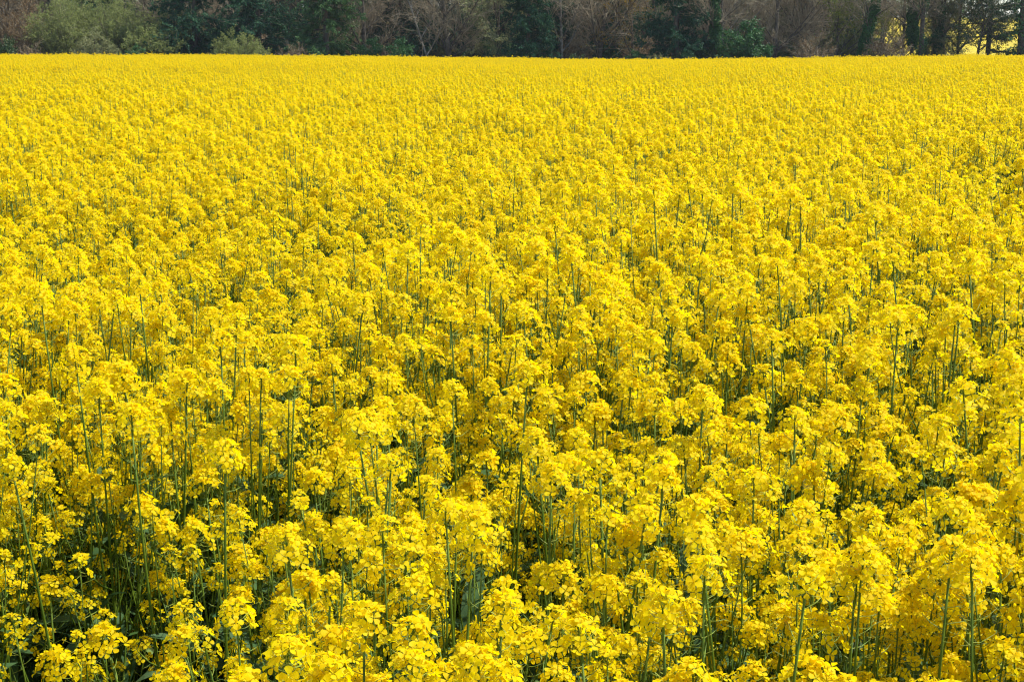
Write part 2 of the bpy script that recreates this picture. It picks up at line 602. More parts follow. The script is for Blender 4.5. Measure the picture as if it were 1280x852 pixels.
# plants that stand out in the photograph: head column and row, then a lower point of the bare stem
HEROES = [
    (163, 517, 190, 800, 1.27, 'tall', 'tall rape plant with one round head on a long bare stem, above the leafy gap'),
    (14, 575, 48, 800, 1.25, 'tall', 'tall rape plant at the left edge, its bare stem slanting over the leafy gap'),
    (281, 566, 283, 700, 1.27, 'tall', 'tall rape plant with a straight bare stem, right of the leafy gap'),
    (748, 566, 765, 800, 1.31, 'tall', 'tall rape plant with the longest bare stem, near the middle of the foreground'),
    (690, 590, 683, 740, 1.27, 'tall', 'tall rape plant just left of the longest bare stem, its own stem bare too'),
    (660, 462, 652, 560, 1.31, 'tall', 'very tall rape plant whose domed head stands clear above the middle of the crop'),
    (1015, 700, 985, 850, 1.29, 'tall', 'tall rape plant with a thick stem leaning right and a wide head, front right'),
    (880, 715, 880, 850, 1.26, 'tall', 'tall upright rape plant left of the thick leaning stem, front right'),
    (1196, 632, 1190, 735, 1.29, 'tall', 'tall rape plant with a broad head standing highest near the right edge'),
    (1216, 700, 1212, 850, 1.27, 'tall', 'tall rape plant in front of the highest head near the right edge'),
    (489, 580, 488, 700, 1.27, 'bud', 'rape plant topped by a green head still in bud'),
    (520, 728, 517, 850, 1.25, 'tall', 'tall rape plant with a straight stem at the bottom edge, left of the middle'),
    (828, 752, 832, 850, 1.24, 'tall', 'tall rape plant at the bottom edge, right of the longest bare stem'),
    (326, 466, 326, 600, 1.30, 'tall', 'tall rape plant rising above its neighbours, behind the straight bare stem'),
    (1078, 690, 1072, 800, 1.26, 'tall', 'tall rape plant between the thick leaning stem and the right edge'),
    (718, 590, 718, 700, 1.25, 'tall', 'tall rape plant close beside the longest bare stem, on its left'),
    (1142, 386, 1130, 500, 1.32, 'tall', 'tall rape plant with a long curved stem, halfway up the right side'),
    (935, 366, 925, 470, 1.32, 'tall', 'tall rape plant with a bare stem leaning right, middle distance, right of centre'),
    (1012, 308, 1008, 410, 1.34, 'tall', 'tall rape plant standing out of the farther rows, right of centre'),
    (965, 420, 965, 490, 1.29, 'tall', 'tall upright rape plant in front of the leaning middle-distance stem'),
    (90, 360, 86, 415, 1.30, 'tall', 'tall rape plant standing out of the farther rows near the left edge'),
    (487, 236, 486, 280, 1.33, 'tall', 'tall rape plant farthest back of those with a clear bare stem'),
    (60, 800, 90, 850, 1.02, 'low', 'short rape plant with a sparse head low in the leafy gap, far left'),
    (120, 770, 150, 830, 1.00, 'low', 'short rape plant with scattered flowers in the middle of the leafy gap'),
    (218, 838, 225, 852, 1.05, 'low', 'short rape plant with a loose head at the bottom edge of the leafy gap'),
]
hero_xy = []
for px, py, lx, ly, z, kind, lab in HEROES:
    hp = at_z(px, py, z - 0.03)
    lp = at_y(lx, ly, hp[1])
    k = hp[2] / max(0.05, hp[2] - lp[2])
    bx = hp[0] + np.clip((lp[0] - hp[0]) * k, -0.25, 0.25)
    lean = math.atan2(hp[0] - bx, hp[2])
    protos = KINDS[kind]
    i = len(plants) % len(protos)
    Hp = {'tall': 1.22, 'bud': 1.20, 'low': 0.92}[kind] + 0.055
    plants.append([bx, hp[1], kind, i, 0.0, lean, random.uniform(0, 6.28), z / Hp, lab])
    hero_xy.append((bx, hp[1]))
hero_xy = np.array(hero_xy)
dm = np.min(np.hypot(near[:, None, 0] - hero_xy[None, :, 0], near[:, None, 1] - hero_xy[None, :, 1]), axis=1)
near = near[dm > 0.05]
hv = vnoise(near[:, 0], near[:, 1], 0.9, 3)
for (x, y), h in zip(near, hv):
    dl = min(math.hypot((x - GAP_L[0]) / 0.28, (y - GAP_L[1]) / 0.82), 0.5 if in_gap_r(x, y) else 9)
    u = random.random()
    kind = 'tall' if u < 0.07 else ('low' if u < 0.22 else 'mid')
    s = random.gauss(1.0, 0.045) * (0.94 + 0.12 * h)
    if dl < 1:
        kind, s = 'low', random.uniform(0.78, 0.98)
    if 5.6 < y < 7.0 and abs(x / y - 0.33) < 0.035:
        s *= 0.84
    if y < 1.5:                      # nothing stands up right in front of the lens
        kind, s = ('mid' if kind == 'tall' else kind), min(s, 0.98)
    plants.append([x, y, kind, random.randrange(len(KINDS[kind])), random.gauss(0, .085), random.gauss(0, .085),
                   random.uniform(0, 6.28), s, None])

# ------------------------------------------------------------------ the 300 nearest plants in view, one thing each
tops = np.array([[p[0] + 0.0, p[1], 1.15 * p[7] if p[2] != 'low' else 0.93 * p[7]] for p in plants])
tops[:, 2] += terrain(tops[:, 0], tops[:, 1])
pu, pv, pw = project(tops)
inview = (pu > -5) & (pu < 1285) & (pv < 862) & (pv > 60)
order = [i for i in np.argsort(pw) if inview[i]]
chosen = order[:300]
for i, p in enumerate(plants[:len(HEROES)]):          # every plant with a label of its own stays a thing
    if i not in chosen:
        chosen[-1 - (len(HEROES) - 1 - i) % 25] = i if i not in chosen else chosen[-1]
chosen = list(dict.fromkeys(chosen))
chosen_set = set(chosen)

protos = {}
for kind, plans in KINDS.items():
    for i, plan in enumerate(plans):
        protos[kind, i] = plan[0].mesh('stem', CROP_MATS)


def place_plant(p):
    x, y, kind, i, rx, ry, spin, s, lab = p
    st, heads, leaves = KINDS[kind][i]
    e = bpy.data.objects.new('rapeseed_plant', None)
    COL.objects.link(e)
    e.empty_display_size = 0.05
    e.location = (x, y, float(terrain(x, y)))
    R = Matrix.Rotation(ry, 3, 'Y') @ Matrix.Rotation(rx, 3, 'X') @ Matrix.Rotation(spin, 3, 'Z')
    e.rotation_euler = R.to_euler()
    e.scale = (s, s, s)

    def part(name, me, M, parent):
        o = bpy.data.objects.new(name, me)
        COL.objects.link(o)
        o.parent = parent
        if M is not None:
            o.matrix_basis = M
        return o
    part('stem', protos[kind, i], None, e)
    for hp, hd, k, sp, hs in heads:
        h = part('flower_head', HEAD_ME[k][0], head_matrix(hp, hd, sp, hs), e)
        if HEAD_ME[k][1]:
            part('bud_cluster', HEAD_ME[k][1], None, h)
        if k == GREEN_HEAD:
            h['label'] = 'green flower head still in bud'
    for lp, a, k, ls, tilt in leaves:
        part('leaf', LEAF_ME[k], leaf_matrix(lp, a, ls, tilt), e)
    return e, len(heads)


BANDS = [(700, 'along the bottom edge'), (560, 'in the nearest rows'), (450, 'in mid foreground'),
         (360, 'behind mid foreground'), (0, 'in farther rows')]
ZONES = [(160, 'far left'), (400, 'left'), (560, 'left of centre'), (720, 'centre'), (880, 'right of centre'), (1120, 'right'), (9999, 'far right')]
NUM = ['no', 'one', 'two', 'three', 'four', 'five', 'six', 'seven', 'eight', 'nine', 'ten', 'eleven', 'twelve']
for i in chosen:
    p = plants[i]
    e, nh = place_plant(p)
    if p[8]:
        lab = p[8]
    else:
        band = next(t for lim, t in BANDS if pv[i] >= lim)
        zone = next(t for lim, t in ZONES if pu[i] < lim)
        size = {'tall': 'tall', 'mid': 'mid-height', 'low': 'short'}[p[2]]
        lean = 'leaning right' if p[5] > 0.05 else ('leaning left' if p[5] < -0.05 else 'upright')
        lab = f'{size} {lean} rape plant, {NUM[nh]} yellow heads, {zone} {band}'
    setprops(e, lab, 'rape plant', 'rape plants flowering at the near side of the field')

# ------------------------------------------------------------------ the rest of the crop: one object
src = bpy.data.collections.new('crop_sources')
names = []


def add_source(mb):
    nm = 'rape_source_%03d' % len(names)
    o = bpy.data.objects.new(nm, mb.mesh(nm, CROP_MATS))
    src.objects.link(o)
    names.append(nm)
    return len(names) - 1


near_idx = {}
for kind, plans in KINDS.items():
    for i, plan in enumerate(plans):
        near_idx[kind, i] = add_source(joined(plan))
FAR_PLANS = [plan_plant(500 + k, H=1.10 + 0.02 * k, nb=6 + k % 3, lod=1) for k in range(8)] + \
            [plan_plant(520, H=1.24, nb=3, tall=True, lod=1)]
FAR_MB = [joined(p, far=True) for p in FAR_PLANS]
far_idx = [add_source(m) for m in FAR_MB]
clump_idx = []
for k in range(7):
    r = random.Random(600 + k)
    mb = MB()
    for q in range(7):
        M = Matrix.Translation((r.uniform(-.2, .2), r.uniform(-.2, .2), 0)) @ Matrix.Rotation(r.uniform(0, 6.28), 4, 'Z') @ \
            Matrix.Rotation(r.gauss(0, .06), 4, 'X') @ Matrix.Scale(r.gauss(1, .035), 4)
        mb.merge(FAR_MB[r.randrange(len(FAR_MB) if q == 0 else 8)], M)
    clump_idx.append(add_source(mb))

P, IDX, ROT, SCL = [], [], [], []
for i, p in enumerate(plants):
    if i in chosen_set:
        continue
    x, y, kind, j, rx, ry, spin, s, _ = p
    P.append((x, y, float(terrain(x, y))))
    IDX.append(near_idx[kind, j])
    ROT.append((Matrix.Rotation(ry, 3, 'Y') @ Matrix.Rotation(rx, 3, 'X') @ Matrix.Rotation(spin, 3, 'Z')).to_euler()[:])
    SCL.append(s)


def tracks(x, y):
    a = np.abs(y - (24.0 + 1.3 * np.sin(x * 0.23) + 0.06 * x))
    b = np.abs(y - (34.5 + 2.0 * np.sin(x * 0.16 + 1) - 0.07 * x)) * 0.7
    c = np.abs(y - (48.0 + 2.4 * np.sin(x * 0.11 + 2) + 0.10 * x)) * 0.6
    return np.minimum(np.minimum(a, b), c)


def keep_mid(x, y):
    p = 0.80 + 0.5 * (vnoise(x, y, 0.5, 5) - 0.3)
    p = np.where(tracks(x, y) < 0.6, p * 0.25, p)
    d = np.hypot((x - GAP_S[0]) / 0.14, (y - GAP_S[1]) / 0.7)
    p = np.where(d < 1, 0, p)
    return rng.uniform(0, 1, len(x)) < p


mid = jitter_grid(18.0, 34.0, 90, lambda y: 0.345 * y * 1.06 + 1.5, keep_mid)
farp = jitter_grid(34.0, 86.0, 15.0, lambda y: 0.345 * y * 1.05 + 2, keep_mid)
for arr, idxs, sig in ((mid, far_idx, 0.045), (farp, clump_idx, 0.03)):
    hn = vnoise(arr[:, 0], arr[:, 1], 2.5, 9) * 0.09 + vnoise(arr[:, 0], arr[:, 1] * 0.6, 7.0, 11) * 0.07 + 0.92
    hn = hn * (1 - 0.22 * np.clip(1.6 - tracks(arr[:, 0], arr[:, 1]), 0, 1))
    zt = terrain(arr[:, 0], arr[:, 1])
    for (x, y), h, z in zip(arr, hn, zt):
        P.append((x, y, z))
        IDX.append(idxs[rng.integers(len(idxs))])
        ROT.append((rng.normal(0, .06), rng.normal(0, .06), rng.uniform(0, 6.28)))
        SCL.append(h * rng.normal(1, sig))
print('crop instances', len(P), 'things', len(chosen))
pm = bpy.data.meshes.new('rapeseed_crop')
pm.from_pydata(P, [], [])
a = pm.attributes.new('idx', 'INT', 'POINT')
a.data.foreach_set('value', np.array(IDX, dtype=np.int32))
a = pm.attributes.new('rot', 'FLOAT_VECTOR', 'POINT')
a.data.foreach_set('vector', np.array(ROT, dtype=np.float32).ravel())
a = pm.attributes.new('scl', 'FLOAT', 'POINT')
a.data.foreach_set('value', np.array(SCL, dtype=np.float32))
crop = bpy.data.objects.new('rapeseed_crop', pm)
COL.objects.link(crop)


def scatter(obj, coll):
    ng = bpy.data.node_groups.new('scatter', 'GeometryNodeTree')
    ng.interface.new_socket('Geometry', in_out='INPUT', socket_type='NodeSocketGeometry')
    ng.interface.new_socket('Geometry', in_out='OUTPUT', socket_type='NodeSocketGeometry')
    N, L = ng.nodes, ng.links
    gi, go = N.new('NodeGroupInput'), N.new('NodeGroupOutput')
    ci = N.new('GeometryNodeCollectionInfo')
    ci.inputs['Collection'].default_value = coll
    ci.inputs['Separate Children'].default_value = True
    ci.inputs['Reset Children'].default_value = True
    iop = N.new('GeometryNodeInstanceOnPoints')

    def attr(name, typ):
        q = N.new('GeometryNodeInputNamedAttribute')
        q.data_type = typ
        q.inputs['Name'].default_value = name
        return next(o for o in q.outputs if o.enabled and o.name == 'Attribute')
    e2r = N.new('FunctionNodeEulerToRotation')
    L.new(attr('rot', 'FLOAT_VECTOR'), e2r.inputs[0])
    L.new(gi.outputs[0], iop.inputs['Points'])
    L.new(ci.outputs[0], iop.inputs['Instance'])
    iop.inputs['Pick Instance'].default_value = True
    L.new(attr('idx', 'INT'), iop.inputs['Instance Index'])
    L.new(e2r.outputs[0], iop.inputs['Rotation'])
    L.new(attr('scl', 'FLOAT'), iop.inputs['Scale'])
    L.new(iop.outputs[0], go.inputs[0])
    md = obj.modifiers.new('scatter', 'NODES')
    md.node_group = ng


scatter(crop, src)
setprops(crop, 'mass of yellow flowering rape filling the field behind the nearest plants', 'crop', None, 'stuff')

# low weeds and fallen leaves under the near plants
wb = MB()
r = random.Random(77)
for k in range(20000):
    y = 0.9 + 9.5 * r.random() ** 1.3
    x = r.uniform(-1, 1) * (0.36 * y + 0.5)
    if math.hypot((x - GAP_L[0]) / 0.4, (y - GAP_L[1]) / 0.9) > 1 and r.random() < 0.25:
        continue
    z = r.random() ** 1.1 * 0.84
    L = r.uniform(0.015, 0.065)
    w = L * r.uniform(0.12, 0.42)
    if math.hypot((x - GAP_L[0]) / 0.4, (y - GAP_L[1]) / 0.9) < 1 and r.random() < 0.25:
        # broad, clasping leaves of plants yet to flower
        q = MB()
        q.merge(LEAVES[r.choice((0, 1))], leaf_matrix((x, y, r.uniform(0.35, 0.82)), r.uniform(0, 6.28), r.uniform(0.5, 0.85), r.uniform(-.5, .3)))
        q.m = [1] * len(q.f)
        wb.merge(q)
        continue
    a = r.uniform(0, 6.28)
    e = np.array([math.cos(a), math.sin(a), r.uniform(-.5, .9)])
    s = np.array([-math.sin(a), math.cos(a), r.uniform(-.3, .3)])
    c = np.array([x, y, z])
    wb.add([c, c + e * L * .5 + s * w, c + e * L, c + e * L * .5 - s * w], [(0, 1, 2, 3)], 0)
weeds = bpy.data.objects.new('undergrowth', wb.mesh('undergrowth', [M_WEED, M_LEAF], False))
COL.objects.link(weeds)
setprops(weeds, 'tangle of small green weed leaves between the rape stems', 'undergrowth', None, 'stuff')


# ------------------------------------------------------------------ trees
def norm(v):
    return v / np.maximum(1e-9, np.linalg.norm(v, axis=-1, keepdims=True))


def tubes(P, R, sides):
    """P (B,K,3), R (B,K) -> verts, quads"""
    B, K, _ = P.shape
    d = norm(np.gradient(P, axis=1))
    ref = np.where(np.abs(d[:, :1, 2:3]) < 0.8, np.array([0, 0, 1.0]), np.array([1.0, 0, 0]))
    u = norm(np.cross(ref, d))
    v = np.cross(d, u)
    a = np.arange(sides) * 2 * PI / sides
    V = P[:, :, None, :] + R[:, :, None, None] * (np.cos(a)[None, None, :, None] * u[:, :, None, :] + np.sin(a)[None, None, :, None] * v[:, :, None, :])
    idx = np.arange(B * K * sides).reshape(B, K, sides)
    nx = np.roll(idx, -1, axis=2)
    Q = np.stack([idx[:, :-1], nx[:, :-1], nx[:, 1:], idx[:, 1:]], -1).reshape(-1, 4)
    return V.reshape(-1, 3), Q


def ribbons(P, W, g):
    """thin two-sided twig strips"""
    B, K, _ = P.shape
    d = norm(P[:, -1] - P[:, 0])
    s = norm(np.cross(d, norm(g.normal(size=(B, 3)))))[:, None, :]
    V = np.stack([P - s * W[:, :, None], P + s * W[:, :, None]], 2).reshape(-1, 3)
    idx = np.arange(B * K * 2).reshape(B, K, 2)
    Q = np.stack([idx[:, :-1, 0], idx[:, :-1, 1], idx[:, 1:, 1], idx[:, 1:, 0]], -1).reshape(-1, 4)
    return V, Q


def leafcards(C, L, W, g, along=None, flat=0.0):
    n = len(C)
    e = norm(g.normal(size=(n, 3))) if along is None else norm(along + 0.45 * g.normal(size=(n, 3)))
    q = g.normal(size=(n, 3))
    q[:, 2] += flat * np.sign(q[:, 2]) * 2
    s = norm(np.cross(e, norm(q)))
    L = (L * g.uniform(0.6, 1.3, n))[:, None]
    W = (W * g.uniform(0.6, 1.3, n))[:, None]
    V = np.stack([C - e * L * .5, C + s * W * .5 + e * L * .08, C + e * L * .5, C - s * W * .5 + e * L * .08], 1).reshape(-1, 3)
    return V, np.arange(4 * n).reshape(n, 4)


def children(g, P, n, t0, t1, ang, ratio, up, k, jit=0.3, lens=None):
    """n child branches on every parent curve"""
    B, K, _ = P.shape
    pi = np.repeat(np.arange(B), n)
    t = g.uniform(t0, t1, B * n)
    f = t * (K - 1)
    i0 = np.minimum(f.astype(int), K - 2)
    w = (f - i0)[:, None]
    base = P[pi, i0] * (1 - w) + P[pi, i0 + 1] * w
    d = norm(P[pi, i0 + 1] - P[pi, i0])
    rnd = norm(np.cross(d, g.normal(size=d.shape)))
    A = ang * g.uniform(0.7, 1.3, B * n)
    cd = norm(d * np.cos(A)[:, None] + rnd * np.sin(A)[:, None] + np.array([0, 0, up]))
    pl = np.linalg.norm(P[:, -1] - P[:, 0], axis=1)[pi]
    L = (pl * ratio * (1.15 - 0.55 * t) * g.uniform(0.6, 1.25, B * n)) if lens is None else lens * g.uniform(0.6, 1.3, B * n)
    tt = np.linspace(0, 1, k)[None, :, None]
    bend = g.normal(size=(B * n, 1, 3)) * jit
    bend[:, :, 2] += up * 0.6
    C = base[:, None, :] + L[:, None, None] * (cd[:, None, :] * tt + bend * 0.5 * tt * tt)
    return C, L


M_BARK = solid('bark_grey_brown', (0.055, 0.045, 0.034), (0.14, 0.12, 0.095), scale=5, rough=0.9, bump=0.02)
M_BARKD = solid('bark_dark', (0.045, 0.038, 0.030), (0.11, 0.092, 0.07), scale=5, rough=0.9, bump=0.02)
M_BIRCH = solid('bark_pale', (0.10, 0.09, 0.07), (0.25, 0.235, 0.20), scale=4, rough=0.8)
M_TWIG = leafy('twig_brown', [(0.0, (0.21, 0.165, 0.10)), (0.6, (0.35, 0.285, 0.185)), (1.0, (0.47, 0.40, 0.28))], rough=0.8, trans=0.2)
M_TWIGG = leafy('twig_olive', [(0.0, (0.17, 0.17, 0.075)), (1.0, (0.33, 0.33, 0.17))], rough=0.8, trans=0.05)
F_DARK = leafy('needles_dark_green', [(0.0, (0.018, 0.062, 0.030)), (0.7, (0.034, 0.105, 0.052)), (1.0, (0.06, 0.14, 0.06))], rough=0.65, spec=0.15, trans=0.3)
F_MID = leafy('needles_green', [(0.0, (0.05, 0.115, 0.04)), (0.7, (0.085, 0.18, 0.06)), (1.0, (0.13, 0.22, 0.08))], rough=0.65, spec=0.15, trans=0.3)
F_IVY = leafy('ivy_green', [(0.0, (0.025, 0.085, 0.024)), (1.0, (0.07, 0.18, 0.05))], rough=0.55, trans=0.25)
F_OLIVE = leafy('young_leaf_olive', [(0.0, (0.17, 0.21, 0.06)), (0.7, (0.26, 0.30, 0.09)), (1.0, (0.35, 0.38, 0.14))], rough=0.7, spec=0.1, trans=0.5)
F_GREY = leafy('young_leaf_grey_green', [(0.0, (0.18, 0.20, 0.08)), (1.0, (0.32, 0.33, 0.15))], rough=0.7, spec=0.1, trans=0.45)
F_LIME = leafy('young_leaf_lime', [(0.0, (0.12, 0.17, 0.025)), (1.0, (0.28, 0.30, 0.05))], rough=0.6, trans=0.45)
F_BROWN = leafy('dead_leaf_brown', [(0.0, (0.14, 0.085, 0.04)), (0.7, (0.25, 0.17, 0.085)), (1.0, (0.38, 0.28, 0.15))], rough=0.8, spec=0.1, trans=0.4)
F_ORANGE = leafy('leaf_orange', [(0.0, (0.20, 0.12, 0.02)), (1.0, (0.40, 0.27, 0.03))], rough=0.7, trans=0.35)
F_BUSH = leafy('bush_green', [(0.0, (0.022, 0.055, 0.015)), (1.0, (0.065, 0.12, 0.03))], rough=0.5, trans=0.25)


def mesh_from(parts, name):
    """parts: (verts, quads, material)"""
    V, Q, MI, mats = [], [], [], []
    off = 0
    for v, q, m in parts:
        if m not in mats:
            mats.append(m)
        V.append(v)
        Q.append(q + off)
        MI.append(np.full(len(q), mats.index(m), dtype=np.int32))
        off += len(v)
    V, Q, MI = np.concatenate(V), np.concatenate(Q), np.concatenate(MI)
    me = bpy.data.meshes.new(name)
    me.vertices.add(len(V))
    me.vertices.foreach_set('co', V.astype(np.float32).ravel())
    me.loops.add(len(Q) * 4)
    me.loops.foreach_set('vertex_index', Q.astype(np.int32).ravel())
    me.polygons.add(len(Q))
    me.polygons.foreach_set('loop_start', np.arange(0, len(Q) * 4, 4, dtype=np.int32))
    me.polygons.foreach_set('material_index', MI)
    for m in mats:
        me.materials.append(m)
    me.update(calc_edges=True)
    me.validate()
    return me


def trunk_curve(g, H, bend, K=9, lean=(0, 0)):
    t = np.linspace(0, 1, K)
    a = g.uniform(0, 6.28, 2)
    x = bend * np.sin(t * 3.0 + a[0]) - bend * np.sin(a[0]) + lean[0] * t
    y = bend * np.sin(t * 2.6 + a[1]) - bend * np.sin(a[1]) + lean[1] * t
    return np.stack([x, y, t * H - 0.1], 1)[None]


def broadleaf(seed, H=10, r0=0.16, n1=16, n2=9, n3=8, t0=0.15, spread=0.5, up=0.25, twig=M_TWIG, leaf=None, nleaf=0, lsize=0.10,
              bark=M_BARK, lean=(0, 0), bend=0.15, ang=0.95, ivy=0, n4=0, tw=0.010, twmin=0.0):
    """trunk with limbs; crown of fine twigs, bare or in young leaf; optional ivy sleeve"""
    g = np.random.default_rng(seed)
    T = trunk_curve(g, H, bend, lean=lean)
    RT = (r0 * (1 - np.linspace(0, 1, T.shape[1])) ** 0.8 + 0.015)[None]
    RT[:, 0] *= 1.25
    l1, L1 = children(g, T, n1, t0, 0.98, ang, spread, up, 5, 0.25)
    R1 = np.linspace(1, 0.25, 5)[None] * (0.010 + 0.012 * L1)[:, None]
    wood = [(*tubes(T, RT, 9), bark), (*tubes(l1, R1, 5), bark)]
    l2, L2 = children(g, l1, n2, 0.15, 1.0, 0.85, 0.55, up * 0.7, 4, 0.3)
    l3, L3 = children(g, l2, n3, 0.1, 1.0, 0.8, 0.55, up * 0.6, 3, 0.3)
    cr = [(*tubes(l2, np.linspace(1, .4, 4)[None] * (0.006 + 0.006 * L2)[:, None], 3), twig),
          (*ribbons(l3, np.linspace(1, .35, 3)[None] * np.full((len(l3), 1), tw), g), twig)]
    last = l3
    if n4:
        l4, L4 = children(g, l3, n4, 0.1, 1.0, 0.8, 0.6, up * 0.5, 3, 0.3)
        cr.append((*ribbons(l4, np.linspace(1, .4, 3)[None] * np.full((len(l4), 1), tw * 0.75), g), twig))
        last = l4
    if leaf is not None and nleaf:
        pi = g.integers(0, len(last), nleaf)
        t = g.uniform(0.1, 1.05, nleaf)[:, None]
        C = last[pi, 0] * (1 - t) + last[pi, -1] * t + g.normal(size=(nleaf, 3)) * lsize * 0.6
        cr.append((*leafcards(C, lsize, lsize * 0.6, g), leaf))
    parts = {'trunk': mesh_from(wood, 'trunk'), 'crown': mesh_from(cr, 'crown')}
    if ivy:
        z = np.clip(g.normal(g.uniform(0, 1, 9)[g.integers(0, 9, ivy)], 0.07), 0, 1)
        hmax = 0.62
        K = T.shape[1]
        f = z * hmax * (K - 1)
        i0 = f.astype(int)
        w = (f - i0)[:, None]
        base = T[0, i0] * (1 - w) + T[0, i0 + 1] * w
        a = g.uniform(0, 6.28, ivy)
        lump = 0.16 + 0.16 * np.abs(np.sin(z * 17 + a)) + r0
        rr = lump * np.sqrt(g.uniform(0.25, 1, ivy))
        C = base + np.stack([np.cos(a) * rr, np.sin(a) * rr, g.normal(0, .05, ivy)], 1)
        parts['ivy'] = mesh_from([(*leafcards(C, 0.13, 0.11, g), F_IVY)], 'ivy')
    return parts


def conifer(seed, H=12, r0=0.2, n1=90, blen=0.36, droop=-0.16, leaf=F_DARK, nleaf=42000, t0=0.03, lsize=0.20, power=0.8, bark=M_BARKD,
            flat=0.0, gap=False):
    """straight trunk, whorled drooping limbs and needle sprays"""
    g = np.random.default_rng(seed)
    T = trunk_curve(g, H, 0.05)
    RT = (r0 * (1 - np.linspace(0, 1, T.shape[1])) ** 0.9 + 0.015)[None]
    t = np.sort(g.uniform(t0, 0.97, n1))
    if gap:
        t = np.round(t * 13) / 13 + g.normal(0, 0.006, n1)
    base = np.stack([np.interp(t, np.linspace(0, 1, T.shape[1]), T[0, :, c]) for c in range(3)], 1)
    a = g.uniform(0, 6.28, n1)
    L = H * blen * (1 - t) ** power * g.uniform(0.6, 1.15, n1) + 0.3
    d = np.stack([np.cos(a), np.sin(a), g.uniform(-.05, .3, n1)], 1)
    tt = np.linspace(0, 1, 5)[None, :, None]
    l1 = base[:, None] + L[:, None, None] * (d[:, None] * tt + np.array([0, 0, droop])[None, None] * 1.5 * tt * tt)
    wood = [(*tubes(T, RT, 9), bark), (*tubes(l1, np.linspace(1, .25, 5)[None] * (0.012 + 0.008 * L)[:, None], 4), bark)]
    l2, L2 = children(g, l1, 16, 0.12, 1.0, 0.9, 0.34, -0.10, 3, 0.2)
    if flat:
        l2[:, :, 2] = l2[:, :1, 2] + (l2[:, :, 2] - l2[:, :1, 2]) * (1 - flat)
    cr = [(*ribbons(l2, np.linspace(1, .4, 3)[None] * np.full((len(l2), 1), 0.010), g), M_TWIG)]
    wts = L2 / L2.sum()
    pi = g.choice(len(l2), nleaf, p=wts)
    s = g.uniform(0.05, 1.1, nleaf)[:, None]
    C = l2[pi, 0] * (1 - s) + l2[pi, -1] * s + g.normal(size=(nleaf, 3)) * lsize * np.array([.35, .35, .25 * (1 - .5 * flat)])
    al = norm(l2[pi, -1] - l2[pi, 0]) + np.array([0, 0, -0.35 * (1 - flat)])
    cr.append((*leafcards(C, lsize, lsize * 0.36, g, along=al, flat=flat), leaf))
    return {'trunk': mesh_from(wood, 'trunk'), 'crown': mesh_from(cr, 'crown')}


def shrub(seed, H=3.0, W=1.6, stems=9, leaf=F_OLIVE, nleaf=9000, lsize=0.085, twig=M_TWIGG, n2=9, n3=8):
    """many stems from one foot, twiggy rounded outline"""
    g = np.random.default_rng(seed)
    a = np.arange(stems) * 2.399 + g.uniform(-.3, .3, stems)
    rr = W * np.sqrt((np.arange(stems) + 0.5) / stems)
    hh = H * (1.0 - 0.42 * (rr / W) ** 2) * g.uniform(0.72, 1.0, stems)
    t = np.linspace(0, 1, 6)[None, :, None]
    end = np.stack([np.cos(a) * rr * 0.8, np.sin(a) * rr * 0.8, hh * 0.85], 1)
    mid_ = end * np.array([0.35, 0.35, 0.55])
    S = 2 * t * (1 - t) * mid_[:, None] + t * t * end[:, None]
    S[:, :, :2] += g.normal(0, .05, (stems, 1, 2))
    S[:, 0, 2] -= 0.05
    wood = [(*tubes(S, np.linspace(0.035, 0.010, 6)[None].repeat(stems, 0), 5), M_BARK)]
    l2, L2 = children(g, S, n2, 0.06, 1.0, 0.9, 0.36, 0.15, 4, 0.3)
    l3, L3 = children(g, l2, n3, 0.1, 1.0, 0.8, 0.55, 0.15, 3, 0.3)
    cr = [(*tubes(l2, np.linspace(1, .4, 4)[None] * (0.006 + 0.005 * L2)[:, None], 3), twig),
          (*ribbons(l3, np.linspace(1, .4, 3)[None] * np.full((len(l3), 1), 0.009), g), twig)]
    if nleaf:
        pi = g.integers(0, len(l3), nleaf)
        s = g.uniform(0.1, 1.1, nleaf)[:, None]
        C = l3[pi, 0] * (1 - s) + l3[pi, -1] * s + g.normal(size=(nleaf, 3)) * lsize * 0.5
        cr.append((*leafcards(C, lsize, lsize * 0.55, g), leaf))
    return {'stems': mesh_from(wood, 'stems'), 'foliage': mesh_from(cr, 'foliage')}


